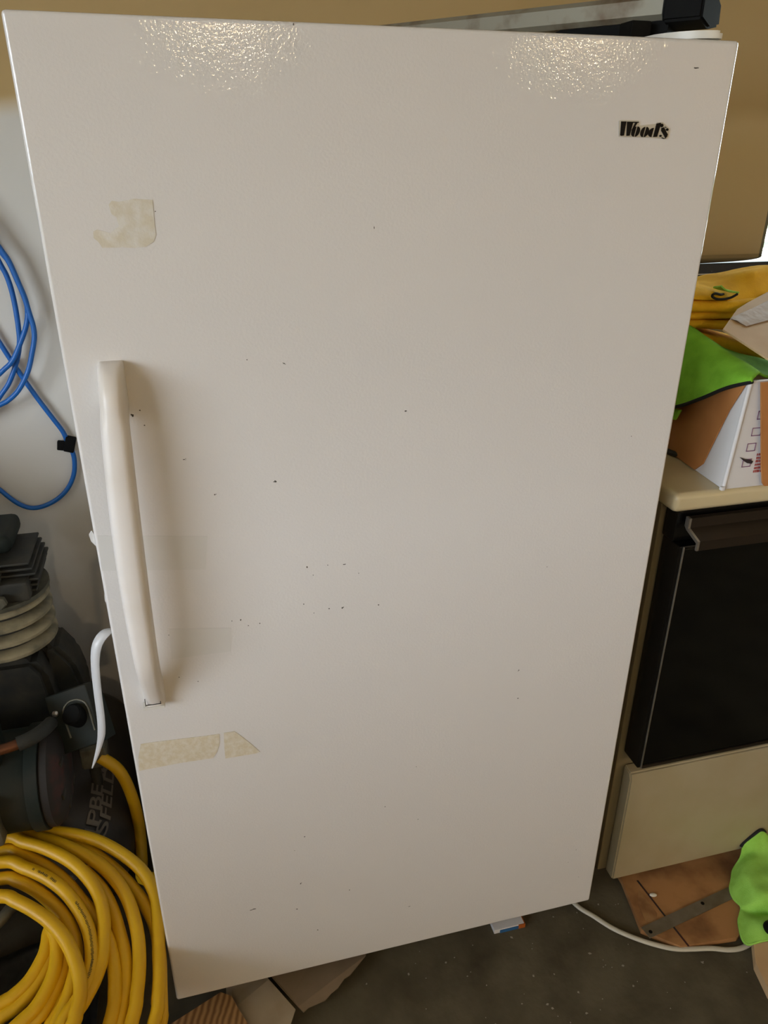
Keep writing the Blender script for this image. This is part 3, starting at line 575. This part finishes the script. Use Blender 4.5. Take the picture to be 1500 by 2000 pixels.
    tag(o, 'green cloth with black hem hanging over the carton side', 'cloth', 'cloths in the carton')
    edge = [r[0] for r in G]; edge = [r[0] for r in zip(*G)] if False else edge
    hem = MB().tube([G[0][j] for j in range(len(G[0]))] if abs(G[0][0].z-G[0][-1].z) > .05 else edge, .0032, 8, sub=1).build('hem', 'hem_black'); hem.parent = o; hem['label'] = 'black stitched hem'
    # second fold tail low at the side
    tl = MB().grid(cloth([[(.537, .165, 1.030), (.536, .19, 1.026), (.536, .22, 1.02)], [(.536, .168, 1.020), (.534, .19, 1.015), (.534, .22, 1.01)], [(.535, .172, 1.010), (.534, .19, 1.008), (.534, .22, 1.004)]], 3, 3, .001, 20, 0, 2)).build('fold_tail', 'cloth_green'); tl.parent = o; thicken(tl, .003)
towels()

# ================================================================ compressor
TX, TZ, TR_ = -.605, .15, .13
def compressor():
    t = thing('air_compressor', 'old dark green air compressor with horizontal tank, left of freezer', 'compressor', (TX, .45, 0))
    prof = [(0, .20), (.05, .205), (.09, .225), (.118, .255), (TR_, .285), (TR_, .64), (.118, .667), (.09, .687), (.05, .70), (0, .705)]
    tk = MB().lathe([(r, s) for r, s in prof], (TX, 0, TZ), (0, 1, 0), 48).build('tank', 'tank_paint', t)
    for y in (.30, .60):
        MB().prism([(TX-.10, y, .0005), (TX-.10, y, .06), (TX-.06, y, .045), (TX+.06, y, .045), (TX+.10, y, .06), (TX+.10, y, .0005)], (0, .03, 0)).build('tank_leg', 'tank_paint', t, smooth=False)
    # tank lettering wrapped round the shell
    for word, a_deg, y0 in (('CAMPBELL', 57.5, .107), ('HAUSFELD', 47.5, .100)):
        cu = bpy.data.curves.new('lettering', 'FONT'); cu.body = word; cu.size = 1; cu.offset = .018
        to = bpy.data.objects.new('lettering', cu); COL.objects.link(to)
        bpy.context.view_layer.update(); dg = bpy.context.evaluated_depsgraph_get()
        me = bpy.data.meshes.new_from_object(to.evaluated_get(dg)); bpy.data.objects.remove(to)
        w = max(v.co.x for v in me.vertices); hh = max(v.co.y for v in me.vertices)
        L = .317; H = .0235
        bm = bmesh.new(); bm.from_mesh(me)
        drop = []
        for v in bm.verts:
            y = y0+v.co.x/w*L; a = math.radians(a_deg)+(v.co.y/hh-.5)*-H/TR_*-1
            v.co = Vector((TX+(TR_+.0006)*math.cos(a), y, TZ+(TR_+.0006)*math.sin(a)))
            if y < .2855: drop.append(v)
        # only the letters on the straight shell are kept (the first ones would sit past the dome)
        for v in drop:
            s = .285-v.co.y; k = max(0., (1-(s/.086)**2))**.5 if s < .086 else 0
            a = math.atan2(v.co.z-TZ, v.co.x-TX); v.co = Vector((TX+(TR_*k+.0012)*math.cos(a), max(v.co.y, .199), TZ+(TR_*k+.0012)*math.sin(a)))
        bm.to_mesh(me); bm.free(); me.materials.append(M['tank_letter'])
        o = bpy.data.objects.new('lettering', me); COL.objects.link(o); o.parent = tk
        o.data.transform(Matrix.Translation(-t.location)); o['label'] = 'grey lettering along the tank'
    # saddle plate
    MB().box(-.78, -.615, .262, .62, .2755, .288, .003).build('saddle_plate', 'motor_green', t)
    # motor, shaft along x
    my, mz = .258, .394
    mo = MB().lathe([(0, 0), (.05, 0), (.086, .004), (.090, .012), (.090, .30), (0, .30)], (-.592, my, mz), (-1, 0, 0), 40).build('motor', 'motor_green', t)
    MB().lathe([(.086, .0), (.0955, .001), (.0955, .022), (.086, .023)], (-.592, my, mz), (-1, 0, 0), 40).build('end_ring', 'motor_green', mo)
    e = MB(); e.lathe([(.088, .0), (.092, .004), (.092, .016), (.082, .026), (.06, .034), (.03, .036), (0, .036)], (-.594, my, mz), (1, 0, 0), 40); e.build('end_bell', 'rust', mo)['label'] = 'rusty end bell'
    for k in range(5):
        a = math.radians(60+k*60); MB().box(-.5635, -.558, my+.055*math.cos(a)-.012, my+.055*math.cos(a)+.012, mz+.055*math.sin(a)-.006, mz+.055*math.sin(a)+.006, .002).build('vent_slot', 'cast_iron', mo)
    MB().box(-.80, -.645, .200, .262, .465, .560, .018, 3).build('capacitor_cover', 'motor_green', mo)
    MB().box(-.78, -.657, .152, .185, .345, .44, .006).build('terminal_box', 'alu_dusty', mo)
    MB().box(-.78, -.625, .235, .32, .288, .308, .002).build('motor_base', 'cast_iron', mo)
    # discharge pipe
    MB().tube([(-.95, .165, .555), (-.75, .17, .535), (-.65, .185, .525), (-.612, .20, .520)], .009, 12).build('discharge_pipe', 'copper', t)
    MB().tube([(-.613, .20, .520), (-.596, .208, .52), (-.580, .232, .513), (-.572, .268, .50)], .0125, 12).build('pipe_fitting', 'cast_iron', t)
    # pressure switch: tilted green box with a dark round reset in a raised window
    mt = Matrix.Translation((-.536, .285, .487)) @ Matrix.Rotation(math.radians(-14), 4, 'Y') @ Matrix.Rotation(math.radians(-32), 4, 'X') @ Matrix.Rotation(math.radians(-12), 4, 'Z')
    b = MB(); b.box(-.042, .042, -.004, .05, -.055, .055, .004, 2, mt); pb = b.build('pressure_switch', 'motor_green', t)
    b = MB(); b.tube([mt @ Vector(p) for p in [(-.014, -.0045, -.030), (-.014, -.0045, .016), (-.004, -.0045, .030), (.010, -.0045, .034), (.024, -.0045, .030), (.034, -.0045, .016), (.034, -.0045, -.030)]], .0018, 8, False, 3); b.build('window_rim', 'alu_dusty', pb)
    ax = (mt.to_3x3() @ Vector((0, -.9, .45))).normalized()
    MB().lathe([(0, -.03), (.019, -.03), (.019, .016), (.016, .019), (0, .019)], mt @ Vector((.009, -.004, .004)), ax, 24).build('reset_button', 'black_plastic', pb)
    MB().lathe([(0, 0), (.006, 0), (.006, .004), (.003, .007), (0, .007)], mt @ Vector((-.028, -.004, .020)), ax, 14).build('screw', 'silver', pb)
    # outlet block where the hose starts
    MB().box(-.553, -.503, .335, .378, .318, .368, .006).build('outlet_block', 'alu_dusty', t)
    MB().tube([(-.535, .365, .255), (-.535, .365, .325)], .011, 12, sub=1).build('outlet_pipe', 'cast_iron', t)
    # pump
    px, py = -.672, .50
    b = MB(); b.prism([(-.78, .42, .29), (-.60, .42, .29), (-.59, .42, .40), (-.60, .42, .50), (-.62, .42, .535), (-.74, .42, .535), (-.78, .42, .48)], (0, .16, 0)); bmesh.ops.bevel(b.bm, geom=b.bm.edges[:], offset=.012, segments=2, affect='EDGES'); b.build('crankcase', 'cast_iron', t)
    b = MB(); b.prism([(-.61, .47, .29), (-.548, .47, .29), (-.545, .47, .42), (-.556, .47, .48), (-.585, .47, .53), (-.61, .47, .53)], (0, .09, 0)); bmesh.ops.bevel(b.bm, geom=b.bm.edges[:], offset=.010, segments=2, affect='EDGES'); b.build('bearing_housing', 'cast_iron', t)
    b = MB(); b.lathe([(0, .53), (.070, .53), (.070, .66), (0, .66)], (px, py, 0), (0, 0, 1), 36); cy = b.build('cylinder', 'cast_iron', t)
    for k in range(4):
        z = .552+k*.031
        MB().lathe([(.070, z-.006), (.090, z-.007), (.094, z-.004), (.094, z+.002), (.090, z+.006), (.070, z+.009)], (px, py, 0), (0, 0, 1), 40).build('cooling_fin', 'fin_metal', cy)
    hd = MB().box(px-.085, px+.075, py-.075, py+.08, .662, .705, .008).build('cylinder_head', 'cast_iron', t)
    MB().lathe([(0, .655), (.096, .655), (.096, .664), (0, .664)], (px, py, 0), (0, 0, 1), 40).build('head_gasket', 'alu_dusty', hd)
    MB().box(px-.09, px+.028, py-.082, py+.05, .700, .728, .006).build('valve_cover', 'alu_dusty', hd)
    for k in range(6):
        z = .672+k*.0115
        b = MB(); b.box(px+.020, px+.092-abs(k-2.0)*.004, py-.055, py+.075, z, z+.0055, .002); b.build('head_fin', 'cast_iron', hd)
    for x, y in ((px+.025, py-.084), (px-.03, py-.088)):
        MB().lathe([(0, 0), (.013, 0), (.013, .01), (.010, .013), (0, .013)], (x, y, .676), (0, -1, 0), 6).build('head_bolt', 'alu_dusty', hd)
    b = MB(); b.box(px-.10, px+.050, py-.03, py+.09, .742, .778, .014, 3); b.build('air_filter', 'motor_green', t)
    MB().lathe([(0, .72), (.03, .72), (.03, .748), (0, .748)], (px-.02, py+.02, 0), (0, 0, 1), 20).build('filter_neck', 'cast_iron', t)
    # flywheel with spokes and belt guard, beyond the pump
    fx = -.83
    fw = MB(); fw.tube([(fx, py+.14*math.cos(k*math.pi/12), .44+.14*math.sin(k*math.pi/12)) for k in range(24)], .014, 10, True, 2)
    for k in range(5):
        a = k*2*math.pi/5; fw.tube([(fx, py, .44), (fx, py+.135*math.cos(a), .44+.135*math.sin(a))], .009, 8, sub=1)
    fw.tube([(fx-.02, py, .44), (-.77, py, .44)], .015, 12, sub=1); fw.build('flywheel', 'cast_iron', t)
compressor()

# ================================================================ hoses and cords
def hoses():
    t = thing('air_hose', 'thick yellow rubber air hose coiled on the floor beside freezer', 'hose', (-.75, 0, 0))
    for c, p in COIL:
        MB().tube(p, .0112, 14, bool(c), 5).build('hose_loop', 'hose_yellow', t)
    MB().tube(FEED+[(-.425, .20, .13), (-.43, .16, .06)], .0115, 14, False, 5).build('hose_lead', 'hose_yellow', t)
    MB().tube(HOSE_END, .010, 12, False, 4).build('hose_end', 'alu_dusty', t)['label'] = 'dull metal hose end'
    b = MB(); S = spline([Vector(q) for q in COIL[6][1][:9]], 14); nn = Vector((.25, -.45, .86)).normalized(); rnd = random.Random(3)
    for i in range(20, len(S)-1):
        tn = (S[i+1]-S[i]).normalized(); u = (nn-tn*nn.dot(tn)).normalized(); w = tn.cross(u)
        if 34 < i < 52 or rnd.random() < .15: continue
        for q in range(2):
            c = S[i]+tn*(.0022*q)+u*.0113; hw = rnd.uniform(.0012, .0022); o_ = rnd.uniform(-.0006, .0006)
            b.prism([c+w*(o_-hw)-tn*.0006, c+w*(o_+hw)-tn*.0006, c+w*(o_+hw)+tn*.0006, c+w*(o_-hw)+tn*.0006], u*.0003)
    o = b.build('hose_print', 'hose_print', t, smooth=False); o['label'] = 'worn dark print, not legible'; o['kind'] = 'stuff'
    # dark sheet lying inside the coil
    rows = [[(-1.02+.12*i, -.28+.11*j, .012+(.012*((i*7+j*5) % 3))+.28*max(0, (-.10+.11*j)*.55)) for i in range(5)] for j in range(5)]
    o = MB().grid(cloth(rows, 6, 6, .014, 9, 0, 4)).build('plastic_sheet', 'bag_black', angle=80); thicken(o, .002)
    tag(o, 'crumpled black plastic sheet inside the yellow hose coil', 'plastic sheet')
    t = thing('extension_cord', 'blue cord hanging in loops on wall above the compressor', 'cord', (-.7, .8, 0))
    for p in CORD: MB().tube(p, .0052, 12, False, 4).build('cord_loop', 'cord_blue', t)
    b = MB(); b.box(-.011, .011, -.010, .010, -.017, .017, .003, 2, Matrix.Translation((-.541, .807, .833)) @ Matrix.Rotation(math.radians(18), 4, 'Y'))
    b.box(-.026, -.008, -.006, .006, -.015, .006, .002, 2, Matrix.Translation((-.541, .807, .833)) @ Matrix.Rotation(math.radians(10), 4, 'Y'))
    b.build('cord_clip', 'black_plastic', t)['label'] = 'black plastic cord clip'
    MB().tube([(-.80, .819, 1.30), (-.80, .79, 1.295), (-.80, .76, 1.30), (-.80, .755, 1.33)], .006, 10).build('wall_hook', 'silver', t)
    o = MB().tube([(.33, .20, .006), (.38, .10, .006)]+WCORD[1:], .0, 12, False, 5, True, flat=(.0052, .0036)).build('power_cord', 'cord_white')
    tag(o, 'flat white power cord curving across the floor from under freezer', 'cord')
hoses()

# ================================================================ floor scraps
def scraps():
    o = MB().prism([(.520, .30, .001), (.519, .058, .001), (.497, -.054, .001), (.553, -.105, .001), (.673, -.116, .001), (.80, -.06, .001), (.95, .0, .001), (.95, .30, .001)], (0, 0, .012)).build('plywood_board', 'ply', smooth=False)
    tag(o, 'brown stained plywood scrap lying under the stove front', 'board')
    l1 = MB().prism([(.549, .05, .0131), (.557, -.028, .0131), (.566, -.109, .0131), (.5695, -.109, .0131), (.5605, -.028, .0131), (.5525, .05, .0131)], (0, 0, .0008)).build('veneer_edge', 'rust', smooth=False); l1.parent = o; l1['label'] = 'dark split line in the veneer'
    l1 = MB().prism([(.541, .03, .0131), (.546, -.01, .0131), (.548, -.03, .0131), (.533, -.05, .0131), (.515, -.04, .0131), (.522, .0, .0131)], (0, 0, .0006)).build('veneer_patch', 'ply_light', smooth=False); l1.parent = o
    r = MB(); r.prism([(.498, -.051, .0145), (.502, -.076, .0145), (.732, -.038, .0145), (.728, -.014, .0145)], (0, 0, .0015)); r = r.build('steel_strip', 'steel_rule', smooth=False)
    tag(r, 'flat dull steel strip with two holes lying across the plywood', 'metal strip')
    for x, y in ((.5105, -.0645), (.651, -.0345)):
        h = MB().lathe([(0, 0), (.0038, 0), (.0038, .0004), (0, .0004)], (x, y, .0160), (0, 0, 1), 14).build('hole', 'badge_black'); h.parent = r
    o = MB().lathe([(0, -.002), (.006, -.0016), (.0078, 0), (.006, .0016), (0, .002)], (0, 0, 0), (0, 0, 1), 20).build('plastic_chip', 'oval_white'); o.location = (.563, .009, .0155); o.scale = (1, .62, 1); o.rotation_euler = (0, 0, -.2)
    tag(o, 'small oval white chip lying on the plywood scrap', 'chip')
    b = MB(); b.prism([(.694, -.135, .001), (.668, -.175, .001), (.655, -.23, .001), (.80, -.27, .001), (.90, -.15, .001), (.727, -.137, .001)], (0, 0, .020)); o = b.build('wood_plank', 'kraft_light', smooth=False)
    tag(o, 'pale tan board end in front of the green rag', 'board')
    b = MB(); b.prism([(-.330, .02, .003), (-.311, .008, .003), (-.300, -.02, .003), (-.27, -.085, .003), (-.42, -.10, .003), (-.43, -.02, .003)], (0, 0, .022)); o = b.build('pine_block', 'pine', smooth=False)
    tag(o, 'striped pine offcut by the lower left corner of freezer', 'wood block')
    # torn cardboard: two leaves of one piece
    t = thing('torn_cardboard', 'torn pale cardboard scrap sticking out from under freezer', 'cardboard', (-.2, 0, 0))
    b = MB(); b.prism([(-.275, .09, .004), (-.241, .023, .022), (-.201, -.046, .024), (-.225, -.09, .02), (-.292, -.062, .006), (-.322, -.011, .004), (-.32, .05, .003)], (0, 0, .002)); b.build('cardboard_leaf', 'card_pale', t, smooth=False)
    b = MB(); b.prism([(-.25, .09, .010), (-.235, .022, .0265), (-.196, -.045, .0285), (-.188, -.057, .0285), (-.178, -.050, .0265), (-.146, -.043, .024), (-.133, -.033, .024), (-.120, -.027, .024), (-.104, -.012, .024), (-.092, -.008, .024), (-.055, .022, .024), (-.03, .09, .010)], (0, 0, .002)); b.build('cardboard_leaf', 'card_brown', t, smooth=False)
    t = thing('printed_carton_scrap', 'small blue and white printed card scrap under freezer edge', 'cardboard', (.25, .03, 0))
    MB().box(.21, .275, .018, .06, .001, .012, .001).build('card_body', 'carton_white', t)
    MB().box(.222, .262, .0165, .0178, .002, .0095).build('blue_print', 'label_blue', t, smooth=False)
    MB().box(.262, .2765, .0165, .0605, .0015, .0118).build('orange_print', 'label_orange', t, smooth=False)
    # green rag heaped on the plywood
    C = [[(.800, .040, .050), (.835, .046, .085), (.862, .046, .070), (.90, .03, .04), (.98, .02, .03)],
         [(.772, .028, .020), (.812, .026, .052), (.845, .020, .050), (.90, .0, .045), (.98, -.02, .03)],
         [(.742, .005, .018), (.785, .0, .050), (.825, -.012, .048), (.88, -.03, .05), (.96, -.05, .03)],
         [(.722, -.035, .016), (.760, -.035, .048), (.80, -.045, .052), (.855, -.06, .05), (.94, -.08, .03)],
         [(.722, -.060, .018), (.750, -.068, .046), (.785, -.08, .05), (.835, -.095, .05), (.92, -.11, .03)],
         [(.716, -.070, .0135), (.742, -.079, .017), (.772, -.091, .019), (.815, -.108, .021), (.90, -.13, .02)],
         [(.690, -.098, .014), (.722, -.105, .034), (.755, -.115, .038), (.80, -.13, .04), (.88, -.15, .026)],
         [(.676, -.130, .013), (.702, -.133, .026), (.735, -.137, .032), (.78, -.145, .034), (.86, -.165, .026)],
         [(.690, -.142, .0225), (.712, -.146, .024), (.74, -.149, .025), (.78, -.155, .028), (.85, -.175, .024)]]
    G = cloth(C, 7, 7, .007, 24, 0, 6)
    for r in G:
        for p in r: p.z = max(p.z, .0165)
    o = MB().grid(G).build('floor_rag', 'cloth_lime', angle=80); thicken(o, .004)
    tag(o, 'lime green rag crumpled on the floor under the stove drawer', 'rag')
    h = MB().tube([G[0][j]+Vector((0, .002, .001)) for j in range(0, 14)], .0035, 8, sub=1).build('hem', 'hem_black'); h.parent = o; h['label'] = 'black hem'
    k = MB().lathe([(0, -.004), (.012, -.004), (.014, 0), (.013, .012), (.009, .017), (0, .018)], (.735, -.128, .036), (-.3, -.6, .74), 20).build('rubber_knob', 'black_plastic')
    tag(k, 'round black knob lying on the lime green rag', 'knob')
scraps()
def debris():
    b = MB(); rnd = random.Random(8)
    for k in range(85):
        x, y = rnd.uniform(-.15, .75), rnd.uniform(-.22, .03); a = rnd.uniform(0, 6.3); r = rnd.choice((.0008, .001, .0013, .0022))
        if .49 < x and y > -.135: continue
        b.prism([(x+r*math.cos(a+q*1.57)*(1 if q % 2 else rnd.uniform(.5, 2.2)), y+r*math.sin(a+q*1.57)*(1 if q % 2 else rnd.uniform(.5, 1.6)), .0004) for q in range(4)], (0, 0, .0008))
    o = b.build('floor_debris', 'flake', smooth=False); o['kind'] = 'stuff'; tag(o, 'fine pale grit and flakes scattered on the concrete floor', 'debris')
debris()

# ================================================================ workbench: unseen, added to shade the lower back wall
def build_shade_bench():
    t = thing('shade_bench', 'unseen plank-topped blocker added to shade the lower back wall', 'shade_bench', (-1.8, .45, 0))
    for k in range(4): MB().box(-2.5, -1.1, .06+.187*k, .06+.187*k+.184, .90, .94, .003).build('plank', 'pine', t)
    for x in (-2.46, -1.14):
        for y in (.10, .76): MB().box(x-.04, x+.04, y-.04, y+.04, .0005, .90, .004).build('leg', 'pine', t)
    MB().box(-2.5, -1.1, .07, .09, .78, .90).build('apron', 'pine', t)
    for y in (.10, .74): MB().box(-1.12, -1.1, .14, .72, .15, .89).build('side_board', 'ply', t) if y < .2 else None
    MB().box(-2.42, -1.14, .10, .78, .15, .17).build('shelf', 'ply', t)
    MB().box(-2.42, -1.14, .12, .135, .17, .78).build('front_board', 'ply', t)
build_shade_bench()
def shade_totes():  # unseen tote stack, added to darken the lower freezer door
    names = ('nearest the back wall', 'second from the back wall', 'third from the back wall', 'farthest from the back wall')
    for lv, ks in ((0, (0, 1, 2, 3)), (1, (1, 3))):
        for k in ks:
            x = -1.75+.02*lv; y = -.70-.54*k; z = .001+lv*.452
            t = thing('shade_tote', ('lower' if lv == 0 else 'upper')+' unseen grey lidded tote added to shade the lower door, '+names[k], 'tote', (x, y, z), 'unseen tote stack added for shade')
            b = MB(); b.box(x-.25, x+.25, y-.25, y+.25, z, z+.40, .02, 3); b.build('body', 'tote', t)
            b = MB(); b.box(x-.262, x+.262, y-.262, y+.262, z+.401, z+.45, .012, 3); b.build('lid', 'tote', t)
shade_totes()

# ================================================================ ceiling bulbs behind the camera
for i, (x, y) in enumerate(((.134, -4.5), (2.51, -4.5))):
    t = thing('ceiling_bulb', ('bare warm bulb on the ceiling nearest the open door', 'bare warm bulb on the ceiling by the far side wall')[i], 'lamp', (x, y, 2.5))
    MB().lathe([(0, 2.5), (.05, 2.5), (.05, 2.475), (.025, 2.46), (.02, 2.43), (0, 2.43)], (x, y, 0), (0, 0, 1), 20).build('lamp_holder', 'plastic_white', t)
    MB().lathe([(0, 2.33), (.02, 2.333), (.032, 2.348), (.036, 2.368), (.03, 2.392), (.016, 2.415), (.014, 2.432), (0, 2.432)], (x, y, 0), (0, 0, 1), 20).build('bulb', 'bulb', t)
    bulb_light((x, y, 2.285), 44)
